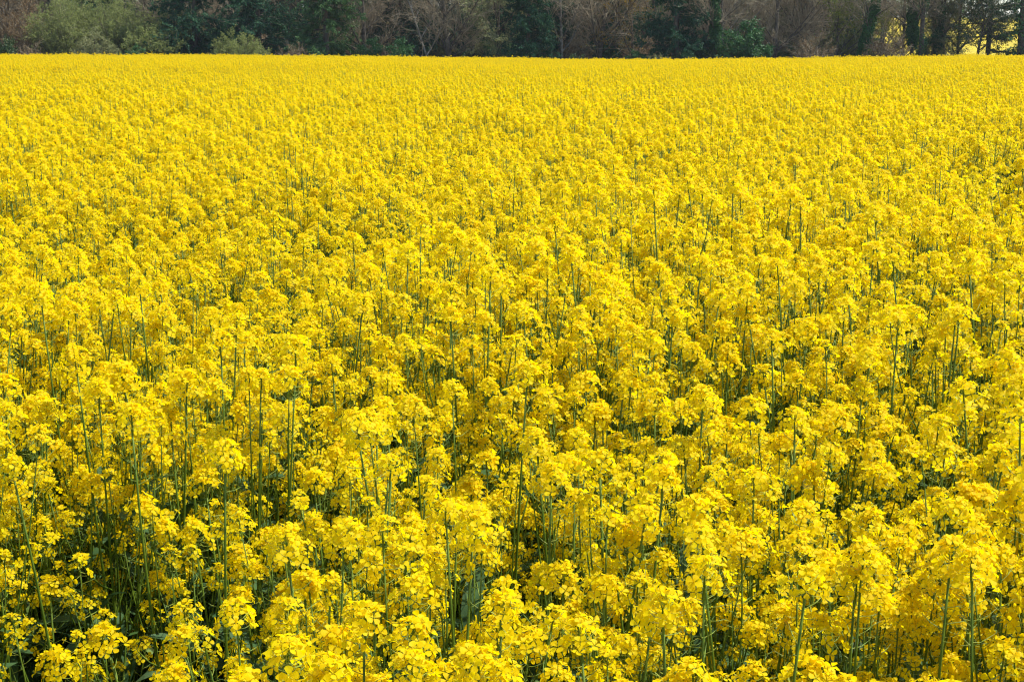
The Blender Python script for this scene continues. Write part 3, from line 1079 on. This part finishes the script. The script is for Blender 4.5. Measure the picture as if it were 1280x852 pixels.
ARCH = {
    'conifer_a': conifer(1, H=13, nleaf=46000, leaf=F_DARK),
    'conifer_b': conifer(2, H=11, n1=80, blen=0.30, leaf=F_MID, nleaf=40000, droop=-0.22),
    'conifer_c': conifer(3, H=9, n1=90, blen=0.26, leaf=F_DARK, nleaf=36000, droop=-0.05, power=0.6),
    'cedar': conifer(4, H=11, n1=64, blen=0.42, leaf=F_MID, nleaf=26000, droop=-0.05, t0=0.10, flat=0.7, gap=True, r0=0.16),
    'bare_a': broadleaf(11, H=9, n1=22, n2=10, n3=8, n4=4, t0=0.08, spread=0.42),
    'bare_b': broadleaf(12, H=8, n1=20, n2=10, n3=8, n4=4, t0=0.05, spread=0.48, twig=M_TWIG, bend=0.3),
    'bare_pale': broadleaf(13, H=10, r0=0.10, n1=18, n2=9, n3=8, n4=3, t0=0.2, bark=M_BIRCH, spread=0.36),
    'bare_lean': broadleaf(14, H=7.5, r0=0.055, n1=15, n2=9, n3=8, n4=3, t0=0.15, bark=M_BIRCH, lean=(-3.4, 0.5), bend=0.35, spread=0.34),
    'olive': broadleaf(15, H=8, r0=0.12, n1=20, n2=9, n3=8, t0=0.06, leaf=F_OLIVE, nleaf=26000, twig=M_TWIGG, spread=0.42, lsize=0.10),
    'mossy': broadleaf(16, H=9, r0=0.10, n1=22, n2=9, n3=7, t0=0.06, leaf=F_GREY, nleaf=17000, twig=M_TWIGG, spread=0.30, lsize=0.10),
    'lime': broadleaf(17, H=9, r0=0.11, n1=18, n2=9, n3=8, t0=0.12, leaf=F_LIME, nleaf=13000, twig=M_TWIGG, spread=0.34, lsize=0.11),
    'orange': broadleaf(18, H=8, r0=0.11, n1=18, n2=9, n3=8, t0=0.10, leaf=F_ORANGE, nleaf=6000, spread=0.34, lsize=0.11),
    'beech': broadleaf(19, H=8, r0=0.13, n1=22, n2=9, n3=8, t0=0.06, leaf=F_BROWN, nleaf=20000, spread=0.42, lsize=0.11),
    'ivied': broadleaf(20, H=10, r0=0.13, n1=15, n2=9, n3=8, n4=3, t0=0.3, ivy=9000, spread=0.36),
    'ivied_lean': broadleaf(21, H=9, r0=0.11, n1=15, n2=9, n3=8, n4=3, t0=0.3, ivy=8000, spread=0.36, lean=(1.6, 0)),
    'bole': broadleaf(22, H=13, r0=0.30, n1=12, n2=9, n3=8, n4=3, t0=0.42, spread=0.40, bark=M_BARKD, ivy=2500, bend=0.06),
    'twisted': broadleaf(23, H=5.0, r0=0.11, n1=16, n2=9, n3=8, t0=0.30, leaf=F_BUSH, nleaf=8000, spread=0.55, bark=M_BARKD, bend=0.45, ang=1.15),
    'shrub_olive': shrub(31, H=3.1, W=1.9, stems=16, nleaf=15000),
    'shrub_dark': shrub(32, H=2.7, W=1.3, stems=12, leaf=F_IVY, nleaf=15000, lsize=0.10),
    'shrub_brown': shrub(33, H=2.9, W=1.6, stems=14, leaf=F_BROWN, nleaf=2600, twig=M_TWIG, n2=11, n3=10),
    'shrub_green': shrub(34, H=2.4, W=1.2, stems=12, leaf=F_BUSH, nleaf=10000),
    'willow': shrub(36, H=5.6, W=2.5, stems=28, nleaf=32000, lsize=0.085, n2=11),
    'beech_low': shrub(37, H=5.2, W=1.9, stems=22, leaf=F_BROWN, nleaf=13000, twig=M_TWIG, n2=11),
    'shrub_grey': shrub(35, H=3.2, W=1.8, stems=16, leaf=F_GREY, nleaf=11000),
}

# kind, name, picture column, distance, turn, size, label
WOOD = [
    ('beech', 'beech_tree', 22, 95, 0.3, 1.0, 'tree holding brown dead leaves at the left end of the wood'),
    ('beech_low', 'beech_bush', 30, 93.5, 2.2, 1.0, 'tall warm brown bush holding dead leaves, in front of the brown-leaved tree'),
    ('shrub_green', 'bush', 14, 90.5, 1.1, 1.1, 'low dark green bush at the foot of the brown-leaved tree'),
    ('shrub_brown', 'bush', 48, 91, 2.1, 0.85, 'brown twiggy bush between the brown-leaved tree and the pale green ones'),
    ('willow', 'willow_bush', 84, 93.5, 0.7, 1.0, 'big pale olive willow in young leaf, leftmost and brightest of the pale trees'),
    ('shrub_grey', 'willow_bush', 128, 92, 1.9, 1.05, 'grey green willow bush between two taller pale willows'),
    ('willow', 'willow_bush', 154, 95.5, 2.9, 1.05, 'tall pale olive willow standing behind the grey green willow bush'),
    ('shrub_olive', 'willow_bush', 200, 92.5, 3.7, 1.25, 'pale olive willow bush just left of the tall dark conifers'),
    ('shrub_dark', 'holly_bush', 176, 90.5, 0.4, 0.80, 'small dark green holly in front of the pale willows'),
    ('conifer_a', 'conifer_tree', 252, 94.5, 0.2, 0.85, 'near-black tall conifer at the left of the dark group'),
    ('conifer_a', 'conifer_tree', 330, 95.5, 2.2, 0.9, 'near-black tall conifer behind the rounded olive bush'),
    ('shrub_olive', 'rounded_bush', 306, 90, 5.1, 1.05, 'rounded olive bush lit against the near-black conifers'),
    ('shrub_brown', 'bush', 372, 91.5, 4.2, 0.9, 'reddish brown bush in front of the dark conifers, right of the olive bush'),
    ('conifer_b', 'conifer_tree', 412, 94, 1.2, 0.95, 'mid green drooping conifer at the right of the dark group'),
    ('bare_a', 'bare_tree', 458, 97, 0.0, 1.0, 'bare brown tree next to the mid green drooping conifer'),
    ('shrub_dark', 'holly_bush', 466, 93, 1.5, 1.0, 'dark green holly beneath the bare tree next to the drooping conifer'),
    ('willow', 'willow_bush', 112, 97, 4.4, 1.1, 'tall olive willow, farthest back among the pale ones'),
    ('willow', 'willow_bush', 214, 96, 1.4, 0.9, 'pale olive willow bush touching the leftmost near-black conifer'),
    ('shrub_dark', 'holly_bush', 502, 91.5, 2.0, 1.0, 'dark green holly left of the pale leaning trunk'),
    ('bare_lean', 'leaning_tree', 546, 93, 0.0, 1.0, 'slender pale trunk leaning left across the bare thicket'),
    ('bare_b', 'bare_tree', 566, 94, 1.0, 1.0, 'bushy grey bare tree right of the leaning trunk'),
    ('ivied', 'ivy_covered_tree', 594, 98, 3.9, 1.05, 'bare tree with green ivy high on its trunk, beside the yellowish mossy tree'),
    ('mossy', 'mossy_tree', 622, 94.5, 0.9, 1.0, 'yellowish mossy tree left of the middle conifer'),
    ('conifer_c', 'conifer_tree', 660, 93, 2.4, 0.85, 'dense dark green conifer alone in the middle of the wood'),
    ('bare_pale', 'bare_tree', 702, 95, 1.4, 0.9, 'bare tree with pale stems just right of the middle conifer'),
    ('shrub_green', 'bush', 718, 90.5, 3.0, 0.75, 'small fresh green bush at the field edge under pale stems'),
    ('bare_b', 'bare_tree', 746, 96, 3.3, 1.0, 'grey brown bare tree behind the small fresh green bush'),
    ('orange', 'tree', 790, 96, 0.5, 1.0, 'slim tree with orange yellow leaves high in its crown'),
    ('shrub_dark', 'holly_bush', 792, 92, 5.0, 0.78, 'dark green bush at the foot of the orange-leaved tree'),
    ('shrub_grey', 'bush', 820, 90.8, 0.7, 0.62, 'low olive grey bush at the field edge, right of the orange-leaved tree'),
    ('conifer_c', 'conifer_tree', 842, 93.5, 4.0, 1.0, 'dark blue-green conifer right of the orange-leaved tree'),
    ('ivied', 'ivy_covered_tree', 892, 93.5, 5.2, 0.85, 'ivy wrapped trunk left of the big dark evergreen bush'),
    ('bare_pale', 'birch_tree', 900, 96, 3.1, 0.9, 'white stemmed birch behind the big dark evergreen bush'),
    ('shrub_dark', 'holly_bush', 926, 91.5, 1.0, 1.5, 'big dark evergreen bush in front of the white stemmed birch'),
    ('bare_a', 'bare_tree', 962, 96, 2.0, 1.0, 'bare brown tree right of the big dark evergreen bush'),
    ('shrub_green', 'bush', 965, 90.8, 5.6, 0.6, 'little green bush under the bare brown trees, right of the big evergreen bush'),
    ('shrub_brown', 'bush', 1008, 91.5, 0.9, 1.15, 'thick dark brown thicket bush left of the lime green tree'),
    ('bare_b', 'bare_tree', 1004, 98, 5.0, 1.0, 'bare tree standing behind the thick brown thicket bush'),
    ('lime', 'tree', 1038, 96, 0.6, 1.0, 'tree in fresh lime green leaf among bare brown ones'),
    ('ivied_lean', 'ivy_covered_tree', 1063, 93, 0.0, 0.9, 'ivy covered trunk leaning right beside the lime green tree'),
    ('shrub_brown', 'bush', 1102, 91.5, 3.4, 1.25, 'tall brown twiggy bush right of the leaning ivy trunk'),
    ('ivied', 'ivy_covered_tree', 1131, 94.5, 0.3, 0.9, 'first ivy covered trunk left of the gap showing the far field'),
    ('bole', 'tree', 1142, 92.5, 1.7, 0.62, 'dark trunk at the left side of the gap showing the far field'),
    ('ivied', 'ivy_covered_tree', 1162, 96, 3.0, 0.7, 'slim ivied trunk in the middle of the gap showing the far field'),
    ('shrub_brown', 'bush', 1178, 91.2, 5.5, 0.62, 'small brown bush in the gap between dark trunks'),
    ('twisted', 'tree', 1210, 92, 0.2, 0.9, 'small twisted tree silhouetted against the far yellow field'),
    ('cedar', 'cedar_tree', 1224, 94.5, 0.8, 1.0, 'green cedar with flat layered boughs near the right end'),
    ('bare_a', 'bare_tree', 1096, 97.5, 4.1, 0.95, 'bare brown tree behind the tall twiggy bush, against pale sky'),
    ('mossy', 'mossy_tree', 1118, 98, 2.7, 0.95, 'green mossy tree behind the first ivy trunk, left of the gap'),
    ('shrub_grey', 'bush', 1152, 96.5, 1.1, 0.85, 'grey green bush between the two dark trunks in the gap'),
    ('mossy', 'mossy_tree', 1172, 97.5, 5.1, 0.85, 'thin green mossy tree behind the small brown bush in the gap'),
    ('shrub_green', 'bush', 1243, 91.5, 2.6, 0.7, 'low green bush left of the thick dark trunk'),
    ('mossy', 'mossy_tree', 1188, 96.5, 0.2, 0.9, 'grey green mossy tree between the small brown bush and the cedar'),
    ('lime', 'tree', 1158, 99, 2.2, 0.8, 'thin lime green tree seen between the dark trunks of the gap'),
    ('bole', 'tree', 1266, 91.5, 4.4, 1.0, 'thick dark trunk near the right edge of the photo'),
    ('bole', 'tree', 1281, 93, 0.9, 0.95, 'second thick dark trunk cut off by the right edge'),
]
for kind, name, px, D, turn, s, lab in WOOD:
    x = (px - 640) / FPX * D * 1.0
    e = bpy.data.objects.new(name, None)
    COL.objects.link(e)
    e.location = (x, D, float(hills(np.array(x), np.array(D))) - 0.03)
    e.rotation_euler = (0, 0, 0 if 'lean' in kind else turn)
    e.scale = (s, s, s)
    cat = 'bush' if 'bush' in name else 'tree'
    setprops(e, lab, cat, 'bushes at the field edge' if cat == 'bush' else 'trees of the wood behind the field')
    for pn, me in ARCH[kind].items():
        o = bpy.data.objects.new(pn, me)
        COL.objects.link(o)
        o.parent = e

# the depth of the wood behind those trees: one mass
wsrc = bpy.data.collections.new('wood_sources')
WK = ['conifer_a', 'conifer_b', 'conifer_c', 'bare_a', 'bare_b', 'mossy', 'shrub_brown', 'shrub_dark', 'shrub_grey', 'shrub_green']
for i, k in enumerate(WK):
    # one joined mesh for each kind
    mb_parts = []
    for pn, me in ARCH[k].items():
        n, q = len(me.vertices), len(me.polygons)
        v = np.empty(n * 3, np.float32)
        me.vertices.foreach_get('co', v)
        li = np.empty(q * 4, np.int32)
        me.loops.foreach_get('vertex_index', li)
        mi = np.empty(q, np.int32)
        me.polygons.foreach_get('material_index', mi)
        v, li = v.reshape(-1, 3), li.reshape(-1, 4)
        for m in range(len(me.materials)):
            sel = li[mi == m]
            if len(sel):
                mb_parts.append((v, sel, me.materials[m]))
    o = bpy.data.objects.new('wood_source_%02d' % i, mesh_from(mb_parts, 'wood_source_%02d' % i))
    wsrc.objects.link(o)
P, IDX, ROT, SCL = [], [], [], []
g = np.random.default_rng(55)
for row, (D, step) in enumerate(((101, 2.6), (105, 2.4), (110, 2.6), (115, 3.0))):
    x = -62.0
    while x < 60:
        u = x / D * FPX + 640
        if u < 1070 or u > 1420:
            k = g.choice(8, p=[.24, .14, .12, .14, .12, .06, .10, .08])
            P.append((x, D + g.uniform(-1.2, 1.2), float(hills(np.array(x), np.array(float(D)))) - 0.05))
            IDX.append(int(k))
            ROT.append((0, 0, g.uniform(0, 6.28)))
            SCL.append(g.uniform(0.8, 1.15))
        x += step * g.uniform(0.7, 1.3)
for D, step in ((97.6, 1.7), (99.3, 1.9)):     # brushwood filling the wood's edge
    x = -40.0
    while x < 22.5:
        P.append((x, D + g.uniform(-.8, .8), float(hills(np.array(x), np.array(float(D)))) - 0.05))
        u = x / D * FPX + 640
        IDX.append(int(g.choice([6, 7, 8, 9], p=[.15, .1, .45, .3] if u < 225 else ([.2, .5, .1, .2] if u < 440 else [.55, .2, .15, .1]))))
        ROT.append((0, 0, g.uniform(0, 6.28)))
        SCL.append(g.uniform(0.85, 1.35))
        x += step * g.uniform(0.7, 1.3)
for x in np.arange(-62, -33, 2.2):             # the wood goes on beyond both sides of the photo
    P.append((x, 94 + g.uniform(-2, 2), float(hills(np.array(x), np.array(94.0))) - 0.05))
    IDX.append(int(g.integers(8)))
    ROT.append((0, 0, g.uniform(0, 6.28)))
    SCL.append(g.uniform(0.8, 1.1))
for x in np.arange(36, 60, 2.4):
    P.append((x, 95 + g.uniform(-2, 2), float(hills(np.array(x), np.array(94.0))) - 0.05))
    IDX.append(int(g.integers(8)))
    ROT.append((0, 0, g.uniform(0, 6.28)))
    SCL.append(g.uniform(0.8, 1.1))
wm = bpy.data.meshes.new('woodland')
wm.from_pydata(P, [], [])
for nm, ty, key, dat in (('idx', 'INT', 'value', np.array(IDX, np.int32)), ('rot', 'FLOAT_VECTOR', 'vector', np.array(ROT, np.float32).ravel()),
                         ('scl', 'FLOAT', 'value', np.array(SCL, np.float32))):
    wm.attributes.new(nm, ty, 'POINT').data.foreach_set(key, dat)
wo = bpy.data.objects.new('woodland', wm)
COL.objects.link(wo)
scatter(wo, wsrc)
setprops(wo, 'dark depth of the mixed wood behind its front trees', 'woodland', None, 'stuff')

# the far hedge line closing the far field
fs = bpy.data.meshes.new('distant_hedge')
P, IDX, ROT, SCL = [], [], [], []
for x in np.arange(-80, 210, 3.2):
    D = 266 + g.uniform(-2, 3)
    P.append((x, D, float(hills(np.array(x), np.array(D))) - 0.3))
    IDX.append(int(g.choice([0, 1, 2, 5, 7, 7])))
    ROT.append((0, 0, g.uniform(0, 6.28)))
    SCL.append(g.uniform(0.25, 0.5) if IDX[-1] < 6 else g.uniform(0.9, 1.3))
fs.from_pydata(P, [], [])
for nm, ty, key, dat in (('idx', 'INT', 'value', np.array(IDX, np.int32)), ('rot', 'FLOAT_VECTOR', 'vector', np.array(ROT, np.float32).ravel()),
                         ('scl', 'FLOAT', 'value', np.array(SCL, np.float32))):
    fs.attributes.new(nm, ty, 'POINT').data.foreach_set(key, dat)
fo = bpy.data.objects.new('distant_hedge', fs)
COL.objects.link(fo)
scatter(fo, wsrc)
setprops(fo, 'far line of hedge trees on the hill beyond the far yellow field', 'hedge', None, 'stuff')


# thin air over the whole place

if True:
    m, n, l = mat_new('haze_air')
    pv_ = n.new('ShaderNodeVolumePrincipled')
    pv_.inputs['Color'].default_value = (0.85, 0.92, 1.0, 1)
    pv_.inputs['Density'].default_value = 0.0002
    pv_.inputs['Anisotropy'].default_value = 0.3
    l.new(pv_.outputs[0], n.new('ShaderNodeOutputMaterial').inputs['Volume'])
    hb = bpy.data.meshes.new('haze')
    x0, x1, y0, y1, z0, z1 = -3100, 3100, -60, 4100, -2.5, 40
    hb.from_pydata([(x, y, z) for x in (x0, x1) for y in (y0, y1) for z in (z0, z1)], [],
                   [(0, 1, 3, 2), (4, 6, 7, 5), (0, 4, 5, 1), (2, 3, 7, 6), (0, 2, 6, 4), (1, 5, 7, 3)])
    hb.materials.append(m)
    ho = bpy.data.objects.new('haze', hb)
    COL.objects.link(ho)
    setprops(ho, 'thin spring haze in the air over the field and the wood', 'haze', None, 'stuff')
